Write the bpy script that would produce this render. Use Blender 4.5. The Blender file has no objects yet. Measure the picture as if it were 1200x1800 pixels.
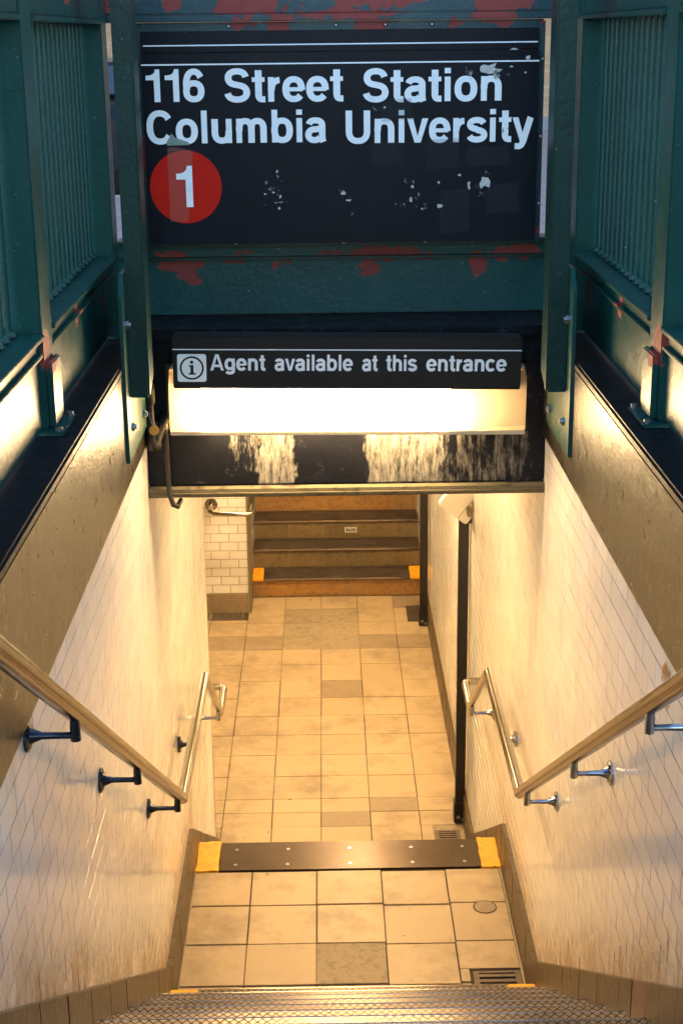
import bpy, bmesh, math, random
from mathutils import Vector, Matrix
random.seed(11)
sc = bpy.context.scene
COL = sc.collection
R = math.radians

# ------------------------------------------------------------ camera
F_PX, CAM_Z, CAM_X = 2635.4, 3.7965, -0.0742
YAW, PITCH, ROLL = 0.0097, 0.3077, -0.0111
cy_, sy_, cp_, sp_, cr_, sr_ = (math.cos(YAW), math.sin(YAW), math.cos(PITCH), math.sin(PITCH), math.cos(ROLL), math.sin(ROLL))
fwd = Vector((sy_*cp_, cy_*cp_, -sp_)); rgt = Vector((cy_, -sy_, 0)); upv = rgt.cross(fwd)
r2 = cr_*rgt + sr_*upv; u2 = -sr_*rgt + cr_*upv
cam = bpy.data.cameras.new('camera'); camo = bpy.data.objects.new('camera', cam); COL.objects.link(camo)
camo.matrix_world = Matrix(((r2.x, u2.x, -fwd.x, CAM_X), (r2.y, u2.y, -fwd.y, 0), (r2.z, u2.z, -fwd.z, CAM_Z), (0, 0, 0, 1)))
cam.sensor_fit = 'VERTICAL'; cam.sensor_height = 36; cam.sensor_width = 24
cam.lens = F_PX/1800*36; cam.clip_start = .05; cam.clip_end = 500
sc.camera = camo
CAMP = Vector((CAM_X, 0, CAM_Z))
def px(P):
    d = Vector(P)-CAMP; z = d.dot(fwd)
    return 600+F_PX*d.dot(r2)/z, 900-F_PX*d.dot(u2)/z, z

# ------------------------------------------------------------ sky, sun, exposure
w = bpy.data.worlds.new('World'); sc.world = w; w.use_nodes = True
nt = w.node_tree; bg = nt.nodes['Background']
sky = nt.nodes.new('ShaderNodeTexSky'); sky.sky_type = 'NISHITA'; sky.sun_disc = False
sky.sun_elevation = R(14); sky.sun_rotation = R(25); sky.ozone_density = 2.0; sky.dust_density = .6
nt.links.new(sky.outputs[0], bg.inputs[0]); bg.inputs[1].default_value = .15
sun = bpy.data.lights.new('sun', 'SUN'); sun.energy = 2.0; sun.angle = R(.6); sun.color = (1, .86, .68)
suno = bpy.data.objects.new('sun', sun); COL.objects.link(suno)
sd = Vector((math.sin(R(25))*math.cos(R(14)), math.cos(R(25))*math.cos(R(14)), math.sin(R(14))))
suno.rotation_euler = sd.to_track_quat('Z', 'Y').to_euler()
sc.view_settings.view_transform = 'Standard'; sc.view_settings.look = 'None'
sc.view_settings.gamma = 1; sc.view_settings.exposure = 2.38; sc.view_settings.use_curve_mapping = False
sc.render.engine = 'CYCLES'; sc.cycles.use_denoising = True; sc.cycles.max_bounces = 10
sc.cycles.diffuse_bounces = 6; sc.cycles.sample_clamp_indirect = 6; sc.cycles.caustics_reflective = False; sc.cycles.caustics_refractive = False
WARM = (1, .67, .325)
LENS_L = 13
CEIL_W = 22

# ------------------------------------------------------------ material helpers
class M:
    def __init__(s, name, col=(.5, .5, .5), rough=.5, metal=0, **k):
        s.m = bpy.data.materials.new(name); s.m.use_nodes = True; s.t = s.m.node_tree; s.N = s.t.nodes
        s.b = s.N['Principled BSDF']; s.b.inputs['Base Color'].default_value = (*col, 1)
        s.b.inputs['Roughness'].default_value = rough; s.b.inputs['Metallic'].default_value = metal
        for a, v in k.items(): s.b.inputs[a.replace('_', ' ')].default_value = v
        s._c = None
    def n(s, t, **k):
        x = s.N.new('ShaderNode'+t)
        for a, v in k.items(): setattr(x, a, v)
        return x
    def l(s, a, b): s.t.links.new(a, b)
    def co(s):
        if not s._c: s._c = s.n('NewGeometry').outputs['Position']
        return s._c
    def mp(s, sc_=(1, 1, 1), src=None, rot=(0, 0, 0), loc=(0, 0, 0)):
        x = s.n('Mapping'); x.inputs['Scale'].default_value = sc_; x.inputs['Rotation'].default_value = rot; x.inputs['Location'].default_value = loc
        s.l(src or s.co(), x.inputs[0]); return x.outputs[0]
    def noise(s, scale=5, detail=4, v=None, rough=.55, dist=0, out='Fac'):
        x = s.n('TexNoise'); x.inputs['Scale'].default_value = scale; x.inputs['Detail'].default_value = detail
        x.inputs['Roughness'].default_value = rough; x.inputs['Distortion'].default_value = dist
        s.l(v or s.co(), x.inputs['Vector']); return x.outputs[out]
    def ramp(s, f, *st):
        x = s.n('ValToRGB'); e = x.color_ramp.elements
        while len(e) < len(st): e.new(.5)
        for i, (p, c) in enumerate(st):
            e[i].position = p; e[i].color = (*c, 1) if isinstance(c, tuple) else (c, c, c, 1)
        s.l(f, x.inputs[0]); return x.outputs[0]
    def math(s, op, a, b=None, c=None, clamp=False):
        x = s.n('Math', operation=op, use_clamp=clamp)
        for i, q in enumerate((a, b, c)):
            if q is None: continue
            if isinstance(q, (int, float)): x.inputs[i].default_value = q
            else: s.l(q, x.inputs[i])
        return x.outputs[0]
    def mix(s, f, a, b, bt='MIX'):
        x = s.n('Mix', data_type='RGBA', blend_type=bt)
        for i, q in ((0, f), (6, a), (7, b)):
            if isinstance(q, (int, float)): x.inputs[i].default_value = q if i == 0 else (q, q, q, 1)
            elif isinstance(q, tuple): x.inputs[i].default_value = (*q, 1)
            else: s.l(q, x.inputs[i])
        return x.outputs[2]
    def sep(s, v=None):
        x = s.n('SeparateXYZ'); s.l(v or s.co(), x.inputs[0]); return x.outputs
    def col(s, c): s.l(c, s.b.inputs['Base Color'])
    def rgh(s, c): s.l(c, s.b.inputs['Roughness'])
    def bump(s, h, strength=.3, dist=.01):
        x = s.n('Bump'); x.inputs['Strength'].default_value = strength; x.inputs['Distance'].default_value = dist
        s.l(h, x.inputs['Height']); s.l(x.outputs[0], s.b.inputs['Normal'])
    def patches(s, cs, a, b, lst, warp=.03, wscale=14):
        """mask of ragged patches; a,b = axis outputs; lst = (ca, cb, ra, rb)"""
        n1 = s.noise(wscale, 4); n2 = s.noise(wscale*1.3, 4, s.mp(loc=(3, 7, 1)))
        A = s.math('ADD', cs[a], s.math('MULTIPLY', s.math('SUBTRACT', n1, .5), warp*2))
        Bv = s.math('ADD', cs[b], s.math('MULTIPLY', s.math('SUBTRACT', n2, .5), warp*2))
        out = None
        for ca, cb, ra, rb in lst:
            u = s.math('DIVIDE', s.math('SUBTRACT', A, ca), ra); v = s.math('DIVIDE', s.math('SUBTRACT', Bv, cb), rb)
            d = s.math('ADD', s.math('MULTIPLY', u, u), s.math('MULTIPLY', v, v))
            out = d if out is None else s.math('MINIMUM', out, d)
        return s.ramp(out, (.93, 1.), (1., 0.))

MAT = {}
def mats():
    # green structural paint, chipped to red primer
    def green(name, patch=None, amount=.64, base=(.0022, .032, .029), ax=0):
        m = M(name, rough=.38, Specular_IOR_Level=.35)
        c = m.mix(m.noise(6, 5), tuple(x*.72 for x in base), tuple(x*1.35 for x in base))
        c = m.mix(m.ramp(m.noise(60, 3), (.62, 0.), (.75, .5)), c, (.03, .09, .08))
        chips = m.ramp(m.noise(5.5, 5, rough=.62), (amount, 0.), (amount+.012, 1.))
        if patch: chips = m.math('MAXIMUM', chips, m.patches(m.sep(), ax, 2, patch, .034, 24))
        prim = m.mix(m.noise(30, 3), (.23, .035, .028), (.33, .06, .045))
        c = m.mix(chips, c, prim)
        speck = m.ramp(m.noise(95, 2), (.755, 0.), (.77, 1.))
        c = m.mix(speck, c, (.45, .45, .42)); m.col(c)
        m.rgh(m.math('ADD', m.math('MULTIPLY', chips, .3), m.math('MULTIPLY_ADD', m.noise(9, 3), .25, .24)))
        m.bump(m.math('SUBTRACT', m.noise(45, 4), m.math('MULTIPLY', chips, .7)), .35, .004)
        return m.m
    MAT['green'] = green('green_paint', amount=.72, base=(.0018, .027, .022))
    MAT['green_side'] = green('green_paint_side', patch=[(4.0, 2.99, .05, .06), (4.62, 2.985, .03, .04), (4.75, 3.93, .13, .03), (4.3, 3.94, .09, .03), (5.2, 2.93, .03, .05), (5.25, 3.0, .012, .012)], amount=.715, base=(.0035, .052, .044), ax=1)
    MAT['green_band'] = green('green_paint_flaking', [(.15, 3.005, .14, .028), (-.6, 2.95, .05, .035), (-.66, 3.01, .07, .014), (-.42, 2.985, .04, .014),
        (.10, 2.95, .04, .03), (.51, 2.965, .04, .05), (.60, 3.0, .04, .028), (.69, 3.005, .06, .032), (-.22, 2.985, .03, .016), (-.26, 2.96, .012, .02), (-.57, 2.91, .03, .02), (-.62, 2.97, .10, .03), (.3, 2.99, .05, .012), (-.05, 3.01, .06, .008), (-.38, 3.012, .05, .008)], .70, (.0045, .058, .056))
    MAT['green_top'] = green('green_paint_rusty', [(.15, 3.93, .16, .04), (.4, 3.99, .15, .05), (-.3, 3.94, .05, .03), (.03, 3.87, .2, .012), (-.6, 3.93, .04, .05), (.62, 3.9, .06, .02)], .56, (.012, .045, .055))
    # navy-black enamel sign face
    m = M('sign_enamel', (.0065, .0075, .012), .3, Specular_IOR_Level=.12)
    c = m.mix(m.noise(3, 4), (.005, .006, .010), (.009, .010, .016))
    c = m.mix(m.ramp(m.noise(120, 2), (.74, 0.), (.76, .6)), c, (.12, .12, .12))
    m.col(c); m.rgh(m.math('MULTIPLY_ADD', m.noise(12, 4), .25, .22)); m.bump(m.noise(8, 3), .08, .004); MAT['enamel'] = m.m
    m = M('sign_black', (.012, .009, .008), .42, Specular_IOR_Level=.25); m.bump(m.noise(200, 2), .1, .001); MAT['agent'] = m.m
    m = M('sign_white', (.74, .76, .78), .4)
    m.col(m.mix(m.ramp(m.noise(14, 5), (.6, 0.), (.85, .3)), (.88, .89, .90), (.5, .5, .5))); MAT['white'] = m.m
    m = M('sign_red', (.5, .022, .012), .35, Specular_IOR_Level=.1)
    cs = m.sep()
    m.col(m.mix(m.ramp(m.noise(18, 4), (.4, 0.), (.8, .35)), (.58, .014, .007), (.42, .014, .009))); MAT['red'] = m.m
    m = M('old_tape', (.5, .16, .12), .3); m.b.inputs['Alpha'].default_value = .3; m.bump(m.noise(60, 4), .3, .002); MAT['tape'] = m.m
    m = M('old_tape_green', (.25, .33, .28), .3); m.b.inputs['Alpha'].default_value = .75; m.bump(m.noise(60, 4), .3, .002); MAT['tape2'] = m.m
    m = M('sticker_residue', (.32, .33, .34), .7)
    al = m.ramp(m.noise(38, 6, m.mp((1, 1, .7)), .72), (.55, 0.), (.62, .8)); m.l(al, m.b.inputs['Alpha'])
    m.col(m.mix(m.noise(70, 3), (.13, .13, .13), (.6, .6, .6))); MAT['residue'] = m.m
    m = M('sticker_ghost', (.035, .035, .045), .6); m.b.inputs['Alpha'].default_value = .2; MAT['ghost'] = m.m
    m = M('paper_scrap', (.62, .6, .55), .8); m.col(m.mix(m.noise(90, 4), (.3, .28, .25), (.75, .74, .7))); MAT['scrap'] = m.m
    # black painted concrete
    def blackc(name, peel=False):
        m = M(name, rough=.34, Specular_IOR_Level=.14)
        c = m.mix(m.noise(9, 5), (.003, .0035, .0055), (.010, .010, .013))
        c = m.mix(m.ramp(m.noise(15, 7, None, .75), (.60, 0.), (.68, .6)), c, (.07, .07, .085))
        h = m.noise(40, 5)
        if peel:
            cs0 = m.sep(); wx = m.math('ADD', cs0[0], m.math('MULTIPLY', m.math('SUBTRACT', m.noise(7, 6), .5), .16)); wz = m.math('ADD', cs0[2], m.math('MULTIPLY', m.math('SUBTRACT', m.noise(11, 6, m.mp(loc=(5, 1, 3))), .5), .10)); cs = [wx, None, wz]; v = m.mp((5.5, 5.5, .55))
            st = m.noise(9, 8, v, .72); st2 = m.noise(16, 8, m.mp((2.2, 2, .8), loc=(4, 2, 0)), .75)
            s3 = m.math('ADD', m.math('MULTIPLY', st, .5), m.math('MULTIPLY', st2, .5))
            def box(x0, x1, z0, z1, f):
                a = m.math('MULTIPLY', m.ramp(cs[0], (0, 0.), (1, 1.)) if 0 else m.sm(cs[0], x0-f, x0+f), m.math('SUBTRACT', 1, m.sm(cs[0], x1-f, x1+f)))
                b = m.math('MULTIPLY', m.sm(cs[2], z0-f*.4, z0+f*.4), m.math('SUBTRACT', 1, m.sm(cs[2], z1-f*.3, z1+f*.3)))
                return m.math('MULTIPLY', a, b)
            mk = m.math('MAXIMUM', m.math('MULTIPLY', box(.06, .38, 2.14, 2.42, .04), 1.08), m.math('MULTIPLY', box(-.35, -.19, 2.16, 2.40, .025), 1.12))
            mk = m.math('MAXIMUM', mk, m.math('MULTIPLY', box(.34, .72, 2.16, 2.40, .05), .84))
            mk = m.math('MAXIMUM', mk, m.math('MULTIPLY', box(-.46, -.3, 2.22, 2.42, .06), .84)); mk = m.math('MAXIMUM', mk, m.math('MULTIPLY', box(.0, .74, 2.1, 2.44, .05), .66))
            thr = m.math('SUBTRACT', .86, m.math('MULTIPLY', mk, .40))
            p = m.sm2(s3, thr, .05)
            p = m.math('MULTIPLY', p, m.sm(mk, .05, .3))
            und = m.mix(m.ramp(m.noise(26, 7, m.mp((2.5, 2, .5)), .75), (.36, 0.), (.66, 1.)), (.03, .027, .022), (.24, .225, .19))
            c = m.mix(p, c, und); m.rgh(m.math('MULTIPLY_ADD', p, .4, .4))
            h = m.math('SUBTRACT', m.math('MULTIPLY', h, .6), m.math('MULTIPLY', p, .8))
            m.bump(h, .5, .005)
        else:
            m.rgh(m.math('MULTIPLY_ADD', m.noise(14, 4), .4, .25)); m.bump(h, .3, .005)
        m.col(c); return m.m
    def sm(s, v, a, b):
        x = s.n('MapRange', interpolation_type='SMOOTHSTEP'); x.inputs[1].default_value = a; x.inputs[2].default_value = b
        s.l(v, x.inputs[0]); return x.outputs[0]
    def sm2(s, v, thr, wd):
        return s.math('DIVIDE', s.math('SUBTRACT', v, s.math('SUBTRACT', thr, wd)), 2*wd, clamp=True)
    M.sm = sm; M.sm2 = sm2
    MAT['coping'] = blackc('black_painted_coping'); MAT['beam'] = blackc('black_painted_peeling', True)
    # brown gloss paint over rough concrete
    m = M('brown_gloss_paint', rough=.3)
    c = m.mix(m.ramp(m.noise(5, 7, m.mp((1, 1, .25)), .7), (.38, 0.), (.62, 1.)), (.014, .010, .0045), (.042, .031, .015))
    c = m.mix(m.ramp(m.noise(11, 6, m.mp((1, 1, .3)), .7), (.66, 0.), (.70, .8)), c, (.03, .022, .014))
    m.col(c); m.rgh(m.math('MULTIPLY_ADD', m.noise(22, 4), .22, .2))
    m.bump(m.math('ADD', m.noise(85, 4), m.math('MULTIPLY', m.noise(6, 5), 3)), .24, .006); MAT['band'] = m.m
    m = M('cream_trim', rough=.5)
    m.col(m.mix(m.ramp(m.noise(14, 6, m.mp((1, 1, 3)), .7), (.6, 0.), (.68, .85)), (.20, .17, .10), (.05, .04, .03))); m.bump(m.noise(60), .3, .003); MAT['cream'] = m.m
    m = M('lip_paint', rough=.7, Specular_IOR_Level=.2); m.col(m.mix(m.ramp(m.noise(14, 6, m.mp((1, 1, 3)), .7), (.52, 0.), (.64, .85)), (.125, .105, .06), (.04, .032, .024))); m.bump(m.noise(40, 5), .6, .004); MAT['lip'] = m.m
    # glazed white wall tile
    def tile(name, c1, c2, rough=.1):
        m = M(name, rough=rough); cs = m.sep()
        g = m.n('NewGeometry'); oi = m.n('ObjectInfo')
        rnd = m.math('FRACT', m.math('ADD', g.outputs['Random Per Island'], oi.outputs['Random']))
        c = m.mix(rnd, c1, c2)
        # grime that has run down the glaze, and rust at the foot of the wall
        run = m.ramp(m.noise(3.2, 7, m.mp((1, 2.2, .45)), .7), (.52, 0.), (.8, .35))
        c = m.mix(run, c, (.50, .44, .34), 'MULTIPLY')
        foot = m.math('SUBTRACT', cs[2], m.math('MAXIMUM', m.math('MULTIPLY_ADD', cs[1], -.648, 3.60), .22))
        fm = m.math('MULTIPLY', m.math('SUBTRACT', 1, m.sm(foot, .0, .3)), m.ramp(m.noise(6, 6, m.mp((1, 3.5, .7)), .7), (.30, .1), (.60, .95)))
        fm = m.math('MULTIPLY', fm, m.math('SUBTRACT', 1, m.sm(cs[1], 6.3, 6.8)))
        c = m.mix(fm, c, (.38, .22, .07))
        m.col(c)
        m.rgh(m.math('ADD', m.math('MULTIPLY', m.noise(5, 5), .22), m.math('MULTIPLY_ADD', fm, .25, rough-.06)))
        m.bump(m.noise(16, 3), .04, .004)
        return m.m
    MAT['tile'] = tile('white_glazed_tile', (.80, .78, .72), (.86, .85, .80))
    m = M('grout', rough=.9); m.col(m.mix(m.ramp(m.noise(7, 5, None, .7), (.44, 0.), (.64, 1.)), (.045, .03, .018), (.40, .34, .25))); MAT['grout'] = m.m
    m = M('pale_grout', rough=.9); m.col(m.mix(m.noise(9, 5), (.34, .28, .2), (.5, .44, .35))); MAT['cream_grout'] = m.m
    def skirt(name, a, b):
        m = M(name, rough=.45); m.col(m.mix(m.noise(7, 6, m.mp((1, 1, .5)), .65), a, b)); m.rgh(m.math('MULTIPLY_ADD', m.noise(30, 3), .25, .3)); m.bump(m.noise(50, 4), .25, .003); return m.m
    MAT['skirt'] = skirt('brown_skirting_tile', (.06, .036, .011), (.115, .073, .027))
    MAT['skirt_dirty'] = skirt('stained_skirting_tile', (.16, .04, .012), (.17, .10, .05))
    # floor tiles
    def floor(name, a, b, spots=.0, bumps=.15, rough=.5):
        m = M(name, rough=rough); oi = m.n('ObjectInfo')
        c = m.mix(m.noise(3.5, 6, None, .65), a, b)
        c = m.mix(m.math('MULTIPLY', oi.outputs['Random'], .35), c, tuple(x*.78 for x in a))
        d = m.math('MAXIMUM', m.ramp(m.noise(2.1, 7, None, .72), (.50, 0.), (.68, .6)), m.math('MULTIPLY', m.sm(m.math('ABSOLUTE', m.sep()[0]), .42, .74), m.ramp(m.noise(5, 6, None, .7), (.45, 0.), (.65, .5))))
        c = m.mix(d, c, (.17, .13, .085)); c = m.mix(m.ramp(m.noise(19, 2, m.mp(loc=(9, 2, 1))), (.735, 0.), (.75, .7)), c, (.10, .075, .05))
        c = m.mix(m.ramp(m.noise(150, 3), (.6, 0.), (.72, .35)), c, (.12, .09, .06))
        if spots: c = m.mix(m.ramp(m.noise(26, 6, None, .7, .6), (.50, 0.), (.58, spots)), c, (.07, .058, .042))
        m.col(c); m.rgh(m.math('MULTIPLY_ADD', m.noise(10, 5), .3, rough-.15)); m.bump(m.noise(65, 5), bumps, .003); return m.m
    MAT['ftile'] = floor('tan_floor_tile', (.44, .33, .19), (.53, .405, .245))
    MAT['ftile_grey'] = floor('worn_grey_tan_tile', (.31, .23, .14), (.38, .29, .185), .1)
    MAT['fpatch'] = floor('cement_patch', (.33, .26, .16), (.42, .335, .21), .3, .4, .75)
    MAT['forange'] = floor('orange_riser_tile', (.34, .165, .04), (.43, .235, .07), .4)
    MAT['fbrown'] = floor('brown_riser_tile', (.14, .10, .042), (.27, .19, .085), .5)
    m = M('floor_joint', rough=.95); m.col(m.mix(m.noise(20), (.03, .022, .015), (.10, .075, .05))); MAT['joint'] = m.m
    m = M('tread_metal_dark', rough=.45, metal=.25); m.col(m.mix(m.ramp(m.noise(7, 7, None, .75), (.35, 0.), (.65, 1.)), (.03, .021, .016), (.115, .088, .068))); m.bump(m.noise(120), .3, .002); MAT['tread_dark'] = m.m
    # lozenge pattern metal
    def lozenge(name, pitch, worn, a, b, gro, kx=1.0):
        m = M(name, rough=.33, metal=.75); cs = m.sep()
        def lines(sg):
            u = m.math('DIVIDE', m.math('ADD', m.math('MULTIPLY', cs[0], kx), m.math('MULTIPLY', cs[1], sg)), pitch)
            return m.math('ABSOLUTE', m.math('SUBTRACT', m.math('FRACT', u), .5))
        d = m.math('MAXIMUM', lines(1), lines(-1))
        g = m.ramp(d, (.37, 0.), (.45, 1.))
        wear = m.ramp(m.noise(2.3, 5, m.mp((1, 2, 2)), .6), (.38, 1.), (.62, .15)) if worn else None
        if worn:
            mid = m.math('SUBTRACT', 1, m.math('MULTIPLY', m.sm(m.math('ABSOLUTE', m.math('SUBTRACT', cs[0], .0)), .10, .5), 1))
            g = m.math('MULTIPLY', g, m.math('SUBTRACT', 1, m.math('MULTIPLY', m.math('MULTIPLY', mid, m.noise(3, 4, m.mp((.5, 3.7, 3.7)))), 1.5, clamp=True)))
        base = m.mix(m.noise(7, 6, None, .7), a, b)
        m.col(m.mix(g, base, gro)); m.rgh(m.math('MULTIPLY_ADD', g, .4, .3))
        m.bump(m.math('SUBTRACT', 0, g), .8, .0025); return m.m
    MAT['tread'] = lozenge('lozenge_tread_metal', .026, True, (.16, .12, .09), (.34, .28, .21), (.018, .012, .009))
    MAT['strip'] = lozenge('ribbed_nosing_metal', .0155, False, (.075, .048, .032), (.15, .105, .072), (.03, .018, .011), .7)
    m = M('stainless', (.5, .44, .36), .26, 1); m.col(m.mix(m.noise(5, 4), (.34, .30, .24), (.46, .42, .35))); m.rgh(m.math('MULTIPLY_ADD', m.noise(4, 2), .10, .13)); MAT['steel'] = m.m
    m = M('stainless_shaded', (.16, .14, .115), .2, 1); m.col(m.mix(m.noise(3, 3), (.115, .10, .08), (.19, .165, .135))); m.rgh(m.math('MULTIPLY_ADD', m.noise(4, 3), .12, .14)); MAT['steel2'] = m.m  # darker copy of the stainless: dimmer reflections on the sloping tube put into colour
    m = M('chrome_bracket', (.42, .43, .46), .16, 1); MAT['chrome'] = m.m
    m = M('dark_bracket', (.04, .045, .06), .25, .8); MAT['darkchrome'] = m.m
    m = M('black_pole_paint', (.013, .010, .008), .4); m.col(m.mix(m.ramp(m.noise(60, 4, m.mp((1, 1, .5)), .7), (.70, 0.), (.74, .6)), (.012, .010, .008), (.16, .14, .11))); m.bump(m.noise(40), .2, .003); MAT['pole'] = m.m
    m = M('yellow_paint', rough=.5); m.col(m.mix(m.ramp(m.noise(18, 6, None, .7), (.42, 0.), (.70, .75)), (.92, .45, .012), (.5, .23, .02))); m.bump(m.noise(30, 5), .5, .006); MAT['yellow'] = m.m
    m = M('rust_stain', (.55, .25, .03), .6); al = m.ramp(m.noise(30, 6, None, .75), (.46, 0.), (.56, .9)); m.l(al, m.b.inputs['Alpha']); MAT['rust_stain'] = m.m
    m = M('iron_grate', rough=.6, metal=.3); m.col(m.mix(m.noise(30, 4), (.10, .07, .05), (.2, .15, .11))); MAT['grate'] = m.m
    m = M('dark_void', (.004, .004, .004), .9); MAT['void'] = m.m
    m = M('box_paint', (.62, .58, .48), .45); MAT['box'] = m.m
    m = M('orange_tag', (.62, .28, .03), .5); m.col(m.mix(m.noise(50, 3), (.5, .22, .03), (.7, .34, .05))); MAT['tag'] = m.m
    m = M('galvanised_pipe', (.10, .09, .075), .4, .5); m.col(m.mix(m.noise(40, 4), (.010, .009, .008), (.04, .034, .026))); m.bump(m.noise(50), .3, .003); MAT['pipe'] = m.m
    m = M('dull_zinc', (.35, .36, .37), .3, .9); MAT['bolt'] = m.m
    m = M('lamp_metal', (.55, .45, .3), .4); MAT['lampmetal'] = m.m
    m = M('lamp_lens', (.9, .88, .8), .4); m.b.inputs['Emission Color'].default_value = (*WARM, 1); m.b.inputs['Emission Strength'].default_value = LENS_L; MAT['lens'] = m.m
    m = M('lamp_tube', (.9, .88, .8), .4); m.b.inputs['Emission Color'].default_value = (*WARM, 1); m.b.inputs['Emission Strength'].default_value = 1.6; MAT['tube'] = m.m
    m = M('ceiling_tube', (.9, .88, .8), .4); m.b.inputs['Emission Color'].default_value = (*WARM, 1); m.b.inputs['Emission Strength'].default_value = 22; MAT['ceiltube'] = m.m
    m = M('landing_tube', (.9, .88, .8), .4); m.b.inputs['Emission Color'].default_value = (*WARM, 1); m.b.inputs['Emission Strength'].default_value = 10; MAT['ceiltube2'] = m.m
    m = M('plastic_end', (.9, .88, .8), .4)
    tr = m.n('BsdfTranslucent'); tr.inputs[0].default_value = (.5, .44, .34, 1); df = m.n('BsdfDiffuse'); df.inputs[0].default_value = (.32, .25, .17, 1)
    mx = m.n('MixShader'); mx.inputs[0].default_value = .4; m.l(tr.outputs[0], mx.inputs[1]); m.l(df.outputs[0], mx.inputs[2]); m.l(mx.outputs[0], m.N['Material Output'].inputs[0]); MAT['plastic'] = m.m
    m = M('plain_concrete', rough=.8); m.col(m.mix(m.noise(5, 5), (.24, .21, .17), (.34, .3, .25))); m.bump(m.noise(30), .3, .005); MAT['concrete'] = m.m
    m = M('sidewalk_concrete', rough=.85); m.col(m.mix(m.noise(3, 6, None, .6), (.28, .26, .26), (.38, .35, .35))); m.bump(m.noise(60), .3, .003); MAT['sidewalk'] = m.m
    m = M('asphalt', rough=.9); m.col(m.mix(m.noise(30, 4), (.035, .035, .04), (.06, .06, .065))); MAT['asphalt'] = m.m
    m = M('brick_red', rough=.85)
    bt = m.n('TexBrick'); bt.inputs['Scale'].default_value = 1; bt.inputs['Brick Width'].default_value = .21; bt.inputs['Row Height'].default_value = .075; bt.inputs['Mortar Size'].default_value = .008
    bt.inputs['Color1'].default_value = (.46, .22, .10, 1); bt.inputs['Color2'].default_value = (.54, .30, .15, 1); bt.inputs['Mortar'].default_value = (.3, .25, .2, 1)
    xz = m.n('CombineXYZ'); cs = m.sep(); m.l(cs[0], xz.inputs[0]); m.l(cs[2], xz.inputs[1]); m.l(xz.outputs[0], bt.inputs[0]); m.col(bt.outputs[0]); MAT['brick'] = m.m
    m = M('paver_brick', rough=.85)
    bt = m.n('TexBrick'); bt.inputs['Scale'].default_value = 1; bt.inputs['Brick Width'].default_value = .2; bt.inputs['Row Height'].default_value = .1; bt.inputs['Mortar Size'].default_value = .006
    bt.inputs['Color1'].default_value = (.36, .22, .2, 1); bt.inputs['Color2'].default_value = (.42, .28, .26, 1); bt.inputs['Mortar'].default_value = (.2, .16, .15, 1)
    m.l(m.co(), bt.inputs[0]); m.col(bt.outputs[0]); MAT['paver'] = m.m
    m = M('stone_trim', (.4, .36, .3), .8); MAT['stone'] = m.m
    m = M('window_glass', (.03, .04, .05), .08); MAT['glass'] = m.m
    m = M('car_black', (.012, .012, .016), .15, .3); MAT['car'] = m.m
    m = M('tyre', (.02, .02, .02), .8); MAT['tyre'] = m.m
    m = M('tail_lamp', (.5, .01, .01), .2); MAT['tail'] = m.m
mats()

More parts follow.
